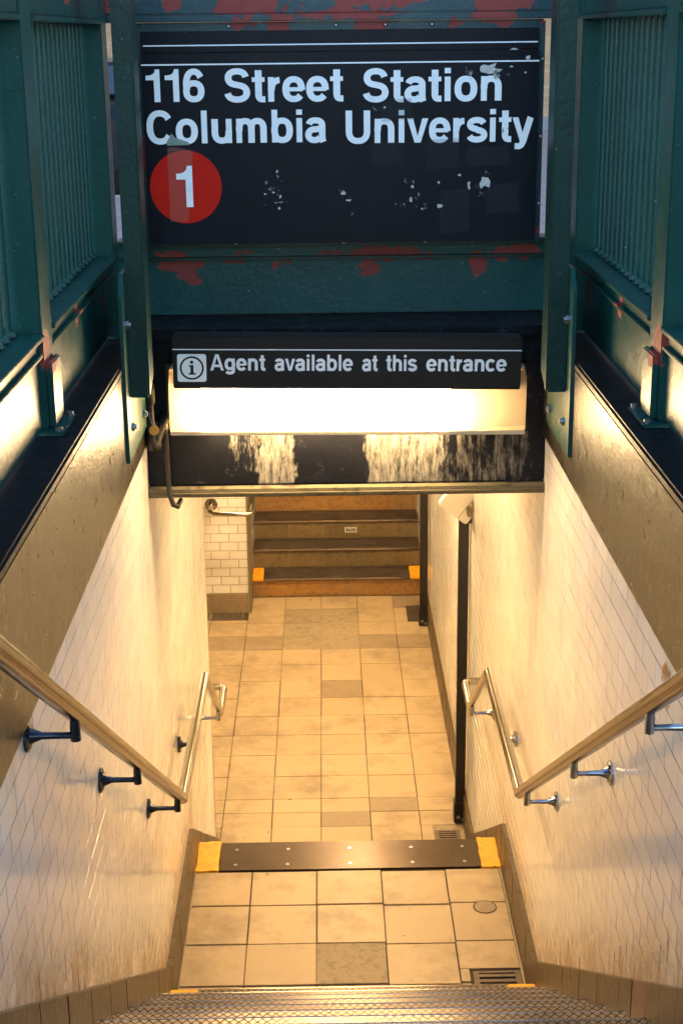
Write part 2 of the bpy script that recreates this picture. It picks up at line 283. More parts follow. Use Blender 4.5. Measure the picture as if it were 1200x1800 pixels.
# ------------------------------------------------------------ mesh helpers
class MB:
    def __init__(s): s.v = []; s.f = []
    def add(s, v, f):
        o = len(s.v); s.v += [tuple(p) for p in v]; s.f += [tuple(i+o for i in q) for q in f]; return s
    def box(s, x0, x1, y0, y1, z0, z1, ch=0):
        if ch <= 0:
            v = [(x0, y0, z0), (x1, y0, z0), (x1, y1, z0), (x0, y1, z0), (x0, y0, z1), (x1, y0, z1), (x1, y1, z1), (x0, y1, z1)]
            return s.add(v, [(0, 3, 2, 1), (4, 5, 6, 7), (0, 1, 5, 4), (1, 2, 6, 5), (2, 3, 7, 6), (3, 0, 4, 7)])
        bm = bmesh.new(); bmesh.ops.create_cube(bm, size=1)
        for q in bm.verts: q.co = ((x0+x1)/2+q.co.x*(x1-x0), (y0+y1)/2+q.co.y*(y1-y0), (z0+z1)/2+q.co.z*(z1-z0))
        bmesh.ops.bevel(bm, geom=bm.edges[:], offset=ch, segments=2, affect='EDGES')
        bm.verts.ensure_lookup_table()
        s.add([q.co[:] for q in bm.verts], [[q.index for q in f.verts] for f in bm.faces]); bm.free(); return s
    def prism(s, pts, axis, a, b):
        """extrude polygon (2-D) along axis 0/1/2"""
        def P(p, t):
            q = list(p); q.insert(axis, t); return tuple(q)
        n = len(pts); v = [P(p, a) for p in pts]+[P(p, b) for p in pts]
        f = [tuple(range(n))[::-1], tuple(range(n, 2*n))]+[(i, (i+1) % n, n+(i+1) % n, n+i) for i in range(n)]
        return s.add(v, f)
    def tube(s, pts, r, n=14, caps=True):
        pts = [Vector(p) for p in pts]; rs = r if isinstance(r, (list, tuple)) else [r]*len(pts)
        T = []
        for i in range(len(pts)):
            a = (pts[i]-pts[i-1]).normalized() if i else None; b = (pts[i+1]-pts[i]).normalized() if i < len(pts)-1 else None
            t = (a+b).normalized() if a and b else (a or b)
            T.append((t, 1/max(.35, t.dot(a)) if a and b else 1, a if a else b))
        ref = Vector((0, 0, 1)) if abs(T[0][0].z) < .9 else Vector((1, 0, 0))
        u = T[0][0].cross(ref).normalized(); v = []; o = None
        for i, (t, k, a) in enumerate(T):
            u = (u-t*u.dot(t)).normalized(); w_ = t.cross(u)
            for j in range(n):
                an = 2*math.pi*j/n; q = u*math.cos(an)+w_*math.sin(an)
                if k > 1.001:
                    nrm = None
                    bvec = (a-t*a.dot(t))
                    if bvec.length > 1e-6:
                        bv = bvec.normalized(); q = q+bv*(q.dot(bv))*(k-1)
                v.append(pts[i]+q*rs[i])
        f = [(i*n+j, i*n+(j+1) % n, (i+1)*n+(j+1) % n, (i+1)*n+j) for i in range(len(pts)-1) for j in range(n)]
        if caps: f += [tuple(range(n))[::-1], tuple(range((len(pts)-1)*n, len(pts)*n))]
        return s.add(v, f)
    def rot(s, c, axis, ang):
        m = Matrix.Translation(c) @ Matrix.Rotation(ang, 4, axis) @ Matrix.Translation(-Vector(c))
        s.v = [tuple(m @ Vector(p)) for p in s.v]; return s
    def mesh(s, name, mat, smooth=False):
        me = bpy.data.meshes.new(name); me.from_pydata(s.v, [], s.f); me.update()
        if mat: me.materials.append(MAT[mat])
        bm = bmesh.new(); bm.from_mesh(me); bmesh.ops.recalc_face_normals(bm, faces=bm.faces[:]); bm.to_mesh(me); bm.free()
        if smooth:
            me.polygons.foreach_set('use_smooth', [True]*len(me.polygons)); me.set_sharp_from_angle(angle=R(38))
        return me
    def obj(s, name, mat, parent=None, smooth=False, **k):
        return link(name, s.mesh(name, mat, smooth), parent, **k)
def link(name, me, parent=None, **k):
    o = bpy.data.objects.new(name, me); COL.objects.link(o)
    if parent is not None: o.parent = parent; o.matrix_parent_inverse = Matrix.Translation(-parent.location)
    for a, v in k.items(): o[a] = v
    return o
def thing(name, label, cat, loc=(0, 0, 0), group=None, kind=None):
    o = bpy.data.objects.new(name, None); COL.objects.link(o); o.location = loc; o.empty_display_size = .1
    if kind: o['kind'] = kind
    else: o['label'] = label; o['category'] = cat
    if group: o['group'] = group
    return o
def tag(o, label, cat, group=None):
    o['label'] = label; o['category'] = cat
    if group: o['group'] = group
    return o

# ------------------------------------------------------------ key dimensions
W = .75                     # half width of the stairwell
COP = 2.775; TT = 2.36      # coping top, top of the wall tiles
ST = 2.25                   # street level
N1, Z1, RUN, RISE = 5.12, .1731, .2675, .1731
FL = -.831
def skirt_top(y):
    if y < 5.22: return .22+.648*(5.22-y)
    if y < 6.33: return .22
    z = .22-.615*(y-6.33)
    return max(z, FL+.19)

# ------------------------------------------------------------ ground and street
g = thing('sidewalk', 0, 0, kind='structure')
m = MB()
for x0, x1, y0, y1 in ((-30, -1.06, -12, 10.2), (1.06, 30, -12, 10.2), (-1.06, 1.06, -12, 1.9), (-1.06, 1.06, 5.84, 10.2)):
    m.box(x0, x1, y0, y1, ST-.12, ST)
m.obj('paving', 'sidewalk', g)
MB().box(-30, 30, 10.2, 15.6, ST-.12, ST+.002).box(0, 30, 15.6, 25.8, ST-.12, ST+.002).obj('brick_paving', 'paver', g)
MB().box(-30, -.002, 15.602, 15.75, ST-.3, ST+.005, .01).obj('kerb', 'stone', g)
o = MB().box(-60, -.004, 15.752, 26, ST-.3, ST-.13).obj('road', 'asphalt'); o['kind'] = 'structure'
o = MB().box(-400, 400, -400, -12, ST-.32, ST-.13).box(-400, 400, 30, 400, ST-.32, ST-.13).box(-400, -60, -12, 30, ST-.32, ST-.13).box(60, 400, -12, 30, ST-.32, ST-.13).obj('ground', 'asphalt'); o['kind'] = 'structure'
o = MB().box(-60, 60, 26, 30, ST-.3, ST).obj('pavement', 'sidewalk'); o['kind'] = 'structure'
# building across the road
b = thing('brick_building', 'tan brick building across the road behind the station sign', 'building', (0, 30, ST))
MB().box(-40, 40, 30, 40, ST, ST+22).obj('wall', 'brick', b)
MB().box(-40.2, 40.2, 29.8, 40.2, ST+22.002, ST+22.6, .05).obj('cornice', 'stone', b)
for k in range(9):
    x = -20+k*5
    for zz in (3.2, 7.0):
        wn = MB().box(x-.85, x+.85, 29.94, 29.995, ST+zz-1.1, ST+zz+1.1).obj('window', 'stone', b)
        MB().box(x-.72, x+.72, 29.92, 29.938, ST+zz-.97, ST+zz-.03).box(x-.72, x+.72, 29.92, 29.938, ST+zz+.03, ST+zz+.97).obj('pane', 'glass', wn)
        MB().box(x-1, x+1, 29.85, 29.935, ST+zz-1.25, ST+zz-1.102).obj('sill', 'stone', wn)

def car(x, y, label):
    c = thing('parked_car', label, 'car', (x, y, ST-.13))
    z = ST-.13
    prof = [(0, .35), (0, .85), (.15, 1.0), (.9, 1.05), (1.35, 1.42), (2.7, 1.45), (3.4, 1.02), (4.4, .9), (4.5, .6), (4.5, .35)]
    MB().prism([(y+a, z+h) for a, h in prof], 0, x-.88, x+.88).obj('body', 'car', c)
    MB().prism([(y+.88, z+1.07), (y+1.36, z+1.385), (y+1.34, z+1.405), (y+.86, z+1.09)], 0, x-.7, x+.7).obj('rear_window', 'glass', c)
    for s in (-1, 1):
        MB().prism([(y+1.1, z+1.06), (y+1.45, z+1.36), (y+2.6, z+1.38), (y+3.15, z+1.04)], 0, x+s*.88, x+s*.885).obj('side_window', 'glass', c)
        MB().box(x+s*.7-.15, x+s*.7+.15, y-.02, y+.02, z+.72, z+.88, .01).obj('tail_lamp', 'tail', c)
        for yy in (.85, 3.6):
            wh = MB().tube([(x+s*.7, y+yy, z+.32), (x+s*.9, y+yy, z+.32)], .32, 20).obj('wheel', 'tyre', c, True)
            MB().tube([(x+s*.901, y+yy, z+.32), (x+s*.91, y+yy, z+.32)], .19, 16).obj('rim', 'chrome', wh)
car(-2.7, 16.4, 'dark car parked in the street left of the station sign')

# ------------------------------------------------------------ side walls
TW, TH, GAP = .152, .0762, .0036
def tile_verts(a0, a1, z0, z1, side, tilt=(0, 0)):
    """one wall tile on the plane x=side*W, standing 5 mm out of the grout; a = y"""
    X0 = side*(W+.0016); X1 = side*(W-.0001); c = .0005
    ym, zm = (a0+a1)/2, (z0+z1)/2
    def P(y, z, x): return (x+side*((y-ym)*tilt[0]+(z-zm)*tilt[1]), y, z)
    v = [P(a0, z0, X0), P(a1, z0, X0), P(a1, z1, X0), P(a0, z1, X0), P(a0+c, z0+c, X1), P(a1-c, z0+c, X1), P(a1-c, z1-c, X1), P(a0+c, z1-c, X1)]
    f = [(4, 5, 6, 7), (0, 1, 5, 4), (1, 2, 6, 5), (2, 3, 7, 6), (3, 0, 4, 7)]
    return v, f
def side_wall(side, yend, label, zceil):
    s = side
    wl = thing('tiled_wall', label, 'wall', (s*W, 1.95, 0))
    # masonry core
    MB().prism([(1.9, 1.2), (1.9, COP-.25), (5.46, COP-.25), (5.46, 2.6), (yend, 2.25), (yend, FL-.1), (5.0, FL-.1)], 0, s*(W+.0007), s*(W+.30)).obj('masonry', 'grout', wl)
    MB().box(min(s*(W-.012), s*(W+.32)), max(s*(W-.012), s*(W+.32)), 1.9, 5.46, TT+.002, COP-.0292).obj('painted_band', 'band', wl)
    MB().box(min(s*(W-.0135), s*(W+.34)), max(s*(W-.0135), s*(W+.34)), 1.88, 5.84, COP-.029, COP, .007).obj('coping', 'coping', wl)
    # tiles
    cand = []
    nrow = int((TT-FL)/TH)+1
    for r in range(nrow):
        z1 = TT-r*TH; z0 = z1-TH+GAP
        off = (r % 2)*TW/2
        k = 0; y = 1.9-off
        while y < yend:
            a0, a1 = max(y, 1.9), min(y+TW-GAP, yend-.002); y += TW
            if a1-a0 < .02: continue
            if z1 < skirt_top(a0)-.13-.1 or z0 > 2.3: continue
            if z1 < FL+.1: continue
            if a0 > 6.0 and z1 < skirt_top(a1)-.02: continue
            p = px((s*W, (a0+a1)/2, (z0+z1)/2)); q = px((s*W, a1, z0)); p3 = px((s*W, a0, z1))
            area = abs((q[0]-p3[0])*(TH*F_PX/p[2]))
            vis = -20 < p[0] < 1220 and 0 < p[1] < 1820 and z1 > skirt_top(a1) and a1 < (7.7 if s < 0 else 8.2)
            cand.append((area if vis else 0, a0, a1, z0, z1))
    cand.sort(reverse=True)
    cache = {}
    stuff = MB()
    for i, (ar, a0, a1, z0, z1) in enumerate(cand):
        tl = (random.gauss(0, .0022), random.gauss(0, .0032))
        if i < 300 and ar > 0:
            L = round(a1-a0, 3)
            if L not in cache:
                v, f = tile_verts(-L/2, L/2, -(TH-GAP)/2, (TH-GAP)/2, s)
                cache[L] = MB().add([(p[0]-s*W, p[1], p[2]) for p in v], f).mesh('tile', 'tile')
            o = bpy.data.objects.new('tile', cache[L]); COL.objects.link(o); o.parent = wl
            o.location = (0, (a0+a1)/2-1.95, (z0+z1)/2); o.rotation_euler = (0, tl[1], tl[0]); wl_ = o
        else:
            stuff.add(*tile_verts(a0, a1, z0, z1, s, tl))
    stuff.obj('tiles', 'tile', wl, kind='stuff')
    # skirting tiles: each one a slab whose top follows the stairs
    ys = [1.95]
    while ys[-1] < (7.62 if s < 0 else 11.9): ys.append(ys[-1]+.1515)
    for bp in (5.22, 6.33): ys.append(bp)
    ys = sorted(set(round(q, 4) for q in ys)); ys = [q for i, q in enumerate(ys) if i == 0 or q-ys[i-1] > .04]
    far = MB()
    for i in range(len(ys)-1):
        a, bb = ys[i]+.0016, ys[i+1]-.0016
        jit = random.uniform(-.0012, .0012)
        ta, tb = skirt_top(a), skirt_top(bb)
        if a < 5.1: ba, bo = ta-.42, tb-.42
        elif bb < 6.5: ba = bo = max(0, 0)-.02
        else: ba, bo = ta-.42, tb-.42
        ba = max(ba, FL-.02); bo = max(bo, FL-.02)
        x0, x1 = sorted((s*(W-.021+jit), s*(W+.002)))
        q = MB().prism([(a, ba), (bb, bo), (bb, tb), (a, ta)], 0, x0, x1)
        if bb < 8.3: q.obj('skirting_tile', 'skirt_dirty' if (s > 0 and 3.2 < a < 3.36) else 'skirt', wl)
        else: far.add(q.v, q.f)
    if far.v: far.obj('skirting', 'skirt', wl, kind='stuff')
    return wl
left = side_wall(-1, 7.76, 'white tiled wall with brown painted band on the left of the stairs', 0)
right = side_wall(1, 16.0, 'white tiled wall with brown painted band on the right of the stairs', 0)
# end face of the left wall
MB().box(-W-.30, -W-.001, 7.762, 7.80, FL, 2.25).obj('wall_end', 'cream', left)
MB().box(-W-.28, -W-.0, 7.801, 7.815, FL, FL+.19, .002).obj('skirting_tile', 'skirt', left)
# yellow-brown chip on the right wall
m = MB().add([(W-.0022, 3.36+.06*math.cos(a)*random.uniform(.5, 1.1), 2.27+.06*math.sin(a)*random.uniform(.5, 1.2)) for a in [i*.45 for i in range(14)]], [tuple(range(14))])
m.obj('stain', 'rust_stain', right)

# ------------------------------------------------------------ landing
land = thing('landing_floor', 0, 0, kind='structure', loc=(0, 5.9, 0))
MB().box(-W-.02, W+.02, 4.7, 6.56, -.2, -.010).obj('mortar_bed', 'joint', land)
xs = [-.76, -.455, -.15, .155, .46, .752]
yr = [(6.013, 6.298), (5.708, 6.003), (5.402, 5.697), (5.095, 5.391)]
for j, (y0, y1) in enumerate(yr):
    for i in range(5):
        sh = .0 if i != 3 else -.012
        x0, x1 = xs[i]+random.uniform(.001, .005), xs[i+1]-random.uniform(.001, .005); y0 += random.uniform(-.003, .003)
        if i == 0: x0 = -.727
        if i == 4: x1 = .716
        zt = random.uniform(-.0015, .001)
        mt = 'fpatch' if (i == 2 and j == 2) else ('ftile_grey' if (i == 0 and j == 0 and 0) else 'ftile')
        o = MB()
        if i == 4 and j == 2:
            o.prism([(x0, y0+sh+.09), (x0, y1+sh), (x1, y1+sh), (x1, y0+.09+sh)], 2, -.012, zt).obj('floor_tile', mt, land)
            MB().prism([(x0, y0+sh), (x0, y0+.087+sh), (.50, y0+.087+sh), (.50, y0+sh)], 2, -.012, zt).obj('floor_tile', mt, land)
            continue
        if i == 4 and j == 3: x1 = .50
        o.box(x0, x1, y0+sh, y1+sh, -.012, zt, .0015).obj('floor_tile', mt, land)
# narrow mortar gutters along both walls
MB().box(-.7285, -.7225, 5.1, 6.3, -.011, .003).box(.7175, .727, 5.1, 6.3, -.011, .004).obj('gutter_joint', 'fpatch', land)
# drain grate by the right wall
def grate(x0, x1, y0, y1, z, label, along='x', n=5):
    gt = thing('drain_grate', label, 'drain grate', ((x0+x1)/2, (y0+y1)/2, z))
    f = .014
    MB().box(x0, x1, y0, y1, z-.035, z-.03).obj('pit', 'void', gt)
    MB().box(x0, x1, y0, y0+f, z-.03, z+.0015).box(x0, x1, y1-f, y1, z-.03, z+.0015).box(x0, x0+f*1.6, y0+f, y1-f, z-.03, z+.0015).box(x1-f*1.6, x1, y0+f, y1-f, z-.03, z+.0015).obj('frame', 'grate', gt)
    for k in range(n):
        if along == 'x':
            c = y0+f+(k+.5)*(y1-y0-2*f)/n; h = (y1-y0-2*f)/n*.27
            MB().box(x0+f*1.6, x1-f*1.6, c-h, c+h, z-.02, z+.0005).obj('bar', 'grate', gt)
        else:
            c = x0+f+(k+.5)*(x1-x0-2*f)/n; h = (x1-x0-2*f)/n*.27
            MB().box(c-h, c+h, y0+f, y1-f, z-.02, z+.0005).obj('bar', 'grate', gt)
    return gt
grate(.515, .714, 5.27, 5.475, 0, 'slotted drain grate in the landing at the foot of the nearest steps', 'x', 5)
c = thing('floor_cleanout', 'small round metal cleanout plate set in the landing tiles', 'floor plate', (.617, 5.965, 0))
MB().tube([(.617, 5.965, -.006), (.617, 5.965, .0022)], .048, 28).obj('plate', 'ftile_grey', c)
MB().tube([(.617, 5.965, -.006), (.617, 5.965, .0012)], .054, 28).obj('rim', 'joint', c)

# ------------------------------------------------------------ upper stairs
us = thing('staircase', 'upper flight of worn lozenge pattern metal steps at the bottom of the photo', 'staircase', (0, N1, 0))
for k in range(13):
    y = N1-k*RUN; z = Z1+k*RISE
    st = MB().box(-W+.0, W-.0, y-RUN-.02, y+.012, z-.17+.001, z-.014).obj('step', 'concrete', us)
    # tread plate with rounded nosing
    prof = [(y-RUN+.022, z-.013), (y-RUN+.022, z)]+[(y+.012+.006*math.sin(a), z-.006+.006*math.cos(a)) for a in (0, .5, 1.0, 1.57, 2.1, 2.6, 3.14)]+[(y+.012, z-.013)]
    MB().prism(prof, 0, -W+.135 if k == 0 else -W+.022, W-.135 if k == 0 else W-.022).obj('tread', 'tread', us)
    MB().tube([(-W+.135 if k == 0 else -W+.024, y+.0155, z-.0045), (W-.135 if k == 0 else W-.024, y+.0155, z-.0045)], .0055, 8).obj('nosing', 'steel', us, True)
    if k == 0:
        for s in (-1, 1):
            MB().box(min(s*.727, s*.618), max(s*.727, s*.618), y-.2, y+.016, z-.013, z+.002, .004).obj('painted_corner', 'yellow', us)

# ------------------------------------------------------------ lower stairs (only the nosing of the top step shows)
ls = thing('staircase', 'short lower flight beyond the landing with a dark metal edge and yellow ends', 'staircase', (0, 6.56, 0))
for k in range(1, 5):
    MB().box(-W, W, 6.56+(k-1)*.27, 6.56+k*.27, FL, -k*.1662).obj('step', 'fbrown', ls)
MB().box(-W, W, 6.30, 6.56, FL, -.016).obj('step', 'concrete', ls)
MB().prism([(6.312, -.015), (6.312, .003), (6.568, .003), (6.575, -.003), (6.575, -.03), (6.569, -.03), (6.566, -.015)], 0, -.616, .634).obj('nosing_plate', 'strip', ls)
for x in (-.54, -.29, .01, .31, .56):
    for y in (6.36, 6.50):
        MB().tube([(x, y, .003), (x, y, .0045)], .009, 12).obj('bolt', 'bolt', ls)
for s in (-1, 1):
    x0, x1 = (-.728, -.619) if s < 0 else (.637, .728)
    pc = []
    for (ax_, ay_), (bx2, by2) in (((x0, 6.305), (x1, 6.305)), ((x1, 6.305), (x1, 6.575)), ((x1, 6.575), (x0, 6.575)), ((x0, 6.575), (x0, 6.305))):
        for t in range(6): pc.append((ax_+(bx2-ax_)*t/6+random.uniform(-.004, .004), ay_+(by2-ay_)*t/6+random.uniform(-.005, .005)))
    MB().prism(pc, 2, -.015, .007).obj('painted_corner', 'yellow', ls)

# ------------------------------------------------------------ lower floor
lf = thing('lower_floor', 0, 0, kind='structure', loc=(0, 10, FL))
MB().box(-3.2, 1.0, 7.6, 12.2, FL-.2, FL-.008).obj('mortar_bed', 'joint', lf)
yb = [7.66, 7.95, 8.19, 8.37, 8.546]+[8.546+.305*k for k in range(1, 9)]+[11.27, 11.55, 11.86, 12.15]
xb = [-.75+.305*k for k in range(-7, 5)]+[.757]
rest = MB()
for j in range(len(yb)-1):
    for i in range(len(xb)-1):
        x0, x1, y0, y1 = xb[i]+random.uniform(.0015, .004), xb[i+1]-random.uniform(.0015, .004), yb[j]+random.uniform(.0005, .004), yb[j+1]-random.uniform(.0005, .004)
        if x1-x0 < .03: continue
        xm, ym = (x0+x1)/2, (y0+y1)/2
        mt = 'ftile'
        if abs(xm-.0125) < .1 and 10.05 < ym < 10.37: mt = 'ftile_grey'
        if abs(xm-.3175) < .1 and 8.37 < ym < 8.55: mt = 'ftile_grey'
        if abs(xm-.0125) < .1 and 8.19 < ym < 8.37: mt = 'ftile_grey'
        if ym > 10.98 and -.46 < xm < .17 and ym < 11.87: mt = 'fpatch'
        if ym > 10.98 and (xm < -.46 or xm > .17) and ym < 11.27: mt = 'ftile_grey'
        if ym > 11.5 and xm > .17 and random.random() < .6: mt = 'ftile_grey'
        if ym > 11.5 and -1.1 < xm < -.75: y1 = min(y1, 11.62)
        if y1-y0 < .03: continue
        if mt == 'fpatch': x0 -= .002; x1 += .002; y0 -= .002; y1 += .002
        gr = (ym > 7.9 and ym < 8.19 and xm > .47)
        if gr: x1 = .543
        q = MB().box(x0, x1, y0, y1, FL-.01, FL+random.uniform(-.001, .001) - (.003 if mt == 'fpatch' else 0))
        if xm > -1.4: q.obj('floor_tile', mt, lf)
        else: rest.add(q.v, q.f)
rest.obj('floor_tiles', 'ftile', lf, kind='stuff')
MB().box(.5455, .73, 7.96, 8.3, FL-.009, FL-.0035).obj('cement_patch', 'fpatch', lf)
MB().box(.575, .715, 11.54, 11.90, FL-.002, FL+.003).obj('dark_patch', 'tread_dark', lf)
grate(.55, .70, 7.96, 8.115, FL+.004, 'drain grate at the foot of the nearer black pole', 'x', 5)
grate(-1.10, -.78, 11.635, 11.795, FL+.002, 'narrow drain grate against the white brick pier', 'y', 12)

# ------------------------------------------------------------ mezzanine shell
o = MB().box(-3.4, 1.1, 7.7, 16.2, 1.70, 1.78).box(-1.1, 1.1, 5.79, 7.7, 2.112, 2.122).box(-3.4, 1.1, 7.68, 7.70, 1.78, 2.111).obj('ceiling', 'concrete'); o['kind'] = 'structure'
o = MB().box(-3.4, -3.2, 7.6, 12.2, FL, 1.7).box(-3.2, -1.05, 7.6, 7.79, FL, 1.7).box(-3.4, 1.1, 16.0, 16.2, FL, 1.7).obj('back_walls', 'cream'); o['kind'] = 'structure'
# white brick pier left of the far stairs
pr = thing('tiled_pier', 'white brick tiled pier left of the far steps', 'wall', (-1.9, 11.8, FL))
MB().box(-3.2, -.742, 11.8035, 16, FL, 1.7).obj('masonry', 'cream_grout', pr)
zb = -.655
r = 0; z = zb; restp = MB()
while z < 1.6:
    x = -.745
    if r % 2: x += TW/2
    while x > -1.75:
        a1 = min(x, -.745); a0 = x-TW+.003
        if a1-a0 > .02:
            q = MB()
            t1, t2 = random.gauss(0, .004), random.gauss(0, .004)
            c_ = .0022
            v = [(a0, 11.812, z), (a1, 11.812, z), (a1, 11.812, z+.072), (a0, 11.812, z+.072), (a0+c_, 11.8, z+c_), (a1-c_, 11.8, z+c_), (a1-c_, 11.8, z+.072-c_), (a0+c_, 11.8, z+.072-c_)]
            f = [(4, 5, 6, 7), (0, 1, 5, 4), (1, 2, 6, 5), (2, 3, 7, 6), (3, 0, 4, 7)]
            q.add(v, f)
            if z < .25 and a0 > -1.25: q.obj('tile', 'tile', pr)
            else: restp.add(q.v, q.f)
        x -= TW
    z += .0755; r += 1
restp.obj('tiles', 'tile', pr, kind='stuff')
for x0, x1 in ((-.742-.31, -.745), (-.742-.62, -1.056), (-1.68, -1.366)):
    MB().box(x0, x1, 11.785, 11.814, FL, zb-.006, .003).obj('base_tile', 'ftile_grey', pr)
MB().box(-.7415, -.726, 11.79, 12.15, FL, .9).obj('corner_trim', 'cream', pr)
MB().box(-.7415, -.735, 12.152, 16, FL, 1.7).obj('side_face', 'tile', pr)

# ------------------------------------------------------------ far stairs going up
fs = thing('staircase', 'far flight of dark steps with orange and brown tiled risers going up', 'staircase', (0, 12.15, FL))
FR, FT = .168, .288
for k in range(9):
    y = 12.15+k*FT; z0 = FL+k*FR; z1 = z0+FR
    MB().box(-.734, W, y+.03, y+FT+.03, FL-.1, z1-.022).obj('step', 'concrete', fs)
    xa = -.725
    nn = 0
    while xa < .72:
        xe = min(xa+.304, .728)
        if k < 4: MB().box(xa, xe-.003, y+.016, y+.029, z0+.001, z1-.021).obj('riser_tile', 'forange' if k in (0, 3) else 'fbrown', fs)
        xa += .304; nn += 1
    if k >= 4: MB().box(-.725, .728, y+.016, y+.029, z0+.001, z1-.021).obj('riser', 'forange', fs)
    x0, x1 = (-.635, .628) if k == 0 else (-.73, .728)
    MB().box(x0, x1, y, y+FT+.01, z1-.02, z1, .003).obj('tread', 'tread_dark', fs)
    MB().box(x0, x1, y-.004, y+.004, z1-.012, z1+.0015, .001).obj('nosing', 'steel', fs)
    if k == 0:
        for a, bb in ((-.73, -.637), (.63, .728)):
            MB().box(a, bb, y-.002, y+FT, z1-.02, z1+.003, .004).obj('painted_corner', 'yellow', fs)
    if k == 1:
        pass
MB().box(.075, .185, 12.15+2*FT+.008, 12.15+2*FT+.0155, FL+2*FR+.05, FL+2*FR+.10).obj('sticker', 'scrap', fs)
tm = MB()
for i in range(5): tm.box(.09+i*.017, .10+i*.017, 12.15+2*FT+.006, 12.15+2*FT+.0078, FL+2*FR+.062+(i % 2)*.004, FL+2*FR+.09-(i % 3)*.005)
tm.obj('print', 'agent', fs)

# ------------------------------------------------------------ handrails
def disc_bracket(s, y, z, rail, h, mat, xr):
    """wall flange, arm and saddle; rail centre at (s*xr, y2, z)"""
    x = s*W
    fl = MB().tube([(x-s*.001, y, z), (x-s*.006, y, z), (x-s*.011, y, z)], [.037, .037, .028], 22).obj('flange', mat, h, True)
    MB().tube([(x-s*.01, y, z), (x-s*.02, y, z), (x-s*.036, y, z), (x-s*.08, y, z), (s*xr-s*.010, y, z)], [.020, .015, .0085, .0078, .0078], 12).obj('arm', mat, h, True)
    MB().tube([(s*xr, y, z-.012), (s*xr, y, z+.02), (s*xr, y, rail[1]-.004)], [.0118, .0118, .0105], 12).obj('saddle', mat, h, True)
def railz(y):
    if y <= 5.10: return 1.045+.645*(5.10-y)
    if y <= 6.235: return 1.045
    return 1.045-.69*(y-6.235)
def handrail(s, label, mat, ys_br, yl):
    h = thing('handrail', label, 'handrail', (s*W, 5.1, 1.0))
    xr = W-.11
    e = .0
    pts = [(s*xr, 1.7, railz(1.7)), (s*xr, 5.10, 1.045), (s*xr, 6.235, 1.045), (s*xr, yl, railz(yl))]
    MB().tube(pts[:2], .0228, 28).obj('sloping_tube', 'steel2', h, True)
    MB().tube(pts[1:3], .0218, 28).obj('level_tube', 'steel', h, True)
    zl = railz(yl)
    low = [pts[2], pts[3]]
    # extension and return to the wall
    low = [pts[2], (s*xr, yl-.03, railz(yl-.03)), (s*xr, yl+.01, zl-.012), (s*xr, yl+.05, zl-.014), (s*xr, yl+.30, zl-.014), (s*(xr+.008), yl+.325, zl-.014), (s*(xr+.03), yl+.335, zl-.014), (s*W, yl+.335, zl-.014)]
    MB().tube(low, .0195, 20).obj('return_tube', 'steel', h, True)
    MB().tube([(s*(W-.001), yl+.335, zl-.014), (s*(W-.008), yl+.335, zl-.014)], .04, 20).obj('flange', 'steel', h, True)
    for y, mt in ys_br:
        zc = railz(y)-.058
        disc_bracket(s, y, zc, (0, railz(y)-.015), h, mt, xr)
    MB().tube([(s*(W-.001), 6.03, .81), (s*(W-.011), 6.03, .81)], .036, 20).tube([(s*(W-.011), 6.03, .81), (s*(W-.02), 6.03, .81), (s*(W-.045), 6.03, .812)], [.022, .014, .007], 12).obj('bracket_stub', 'darkchrome' if s < 0 else 'chrome', h, True)
    return h
handrail(-1, 'stainless handrail on dark wall brackets along the left wall', 'steel', [(2.1, 'darkchrome'), (3.03, 'darkchrome'), (3.95, 'darkchrome'), (4.93, 'darkchrome'), (6.92, 'chrome')], 7.02)
handrail(1, 'stainless handrail on shiny wall brackets along the right wall', 'steel', [(2.1, 'chrome'), (3.05, 'chrome'), (3.97, 'chrome'), (4.90, 'chrome'), (6.90, 'chrome')], 6.98)
fh = thing('handrail', 'short chrome handrail end turning onto the white brick pier', 'handrail', (-1.05, 11.8, .1))
MB().tube([(-1.03, 11.80, .13), (-1.03, 11.70, .125), (-1.028, 11.665, .115), (-1.0, 11.65, .10), (-.74, 11.65, .085), (-.705, 11.66, .085), (-.69, 11.69, .10), (-.69, 12.1, .30), (-.69, 13.5, 1.15)], .021, 14).obj('tube', 'steel', fh, True)
MB().tube([(-1.03, 11.798, .13), (-1.03, 11.788, .13)], .052, 22).obj('flange', 'steel', fh, True)

# ------------------------------------------------------------ black poles and grey box
def pole(x, y, w2, ztop, label):
    p = thing('steel_pole', label, 'pole', (x, y, FL))
    MB().box(x-w2, x+w2, y-.03, y+.03, FL+.02, ztop, .004).obj('post', 'pole', p)
    MB().box(x-w2-.008, x+w2+.008, y-.045, y+.045, FL+.001, FL+.14, .006).obj('foot', 'pole', p)
    MB().tube([(x-w2*.4, y-.045, FL+.05), (x-w2*.4, y-.055, FL+.05)], .011, 8).tube([(x+w2*.5, y-.045, FL+.03), (x+w2*.5, y-.055, FL+.03)], .009, 8).obj('bolt', 'bolt', p)
    return p
pole(.712, 8.24, .029, 1.69, 'black square pole on the right standing nearest to the landing')
pole(.699, 11.47, .031, 1.69, 'black square pole beside the far steps')
bx = thing('junction_box', 'pale tilted junction box fixed in front of the nearer black pole', 'junction box', (.72, 8.1, 1.25))
q = MB().box(.60, .80, 8.10, 8.17, 1.19, 1.45, .008).rot((.70, 8.13, 1.30), 'Y', R(38)); q.v = [(a, b_, c_-.02) for a, b_, c_ in q.v]; q.obj('case', 'box', bx)
q = MB().box(.735, .7375, 8.0985, 8.1003, 1.2, 1.44).rot((.70, 8.13, 1.30), 'Y', R(38)); q.v = [(a, b_, c_-.02) for a, b_, c_ in q.v]; q.obj('seam', 'joint', bx)
MB().box(.715, .749, 8.172, 8.25, 1.12, 1.30).obj('bracket', 'pole', bx)
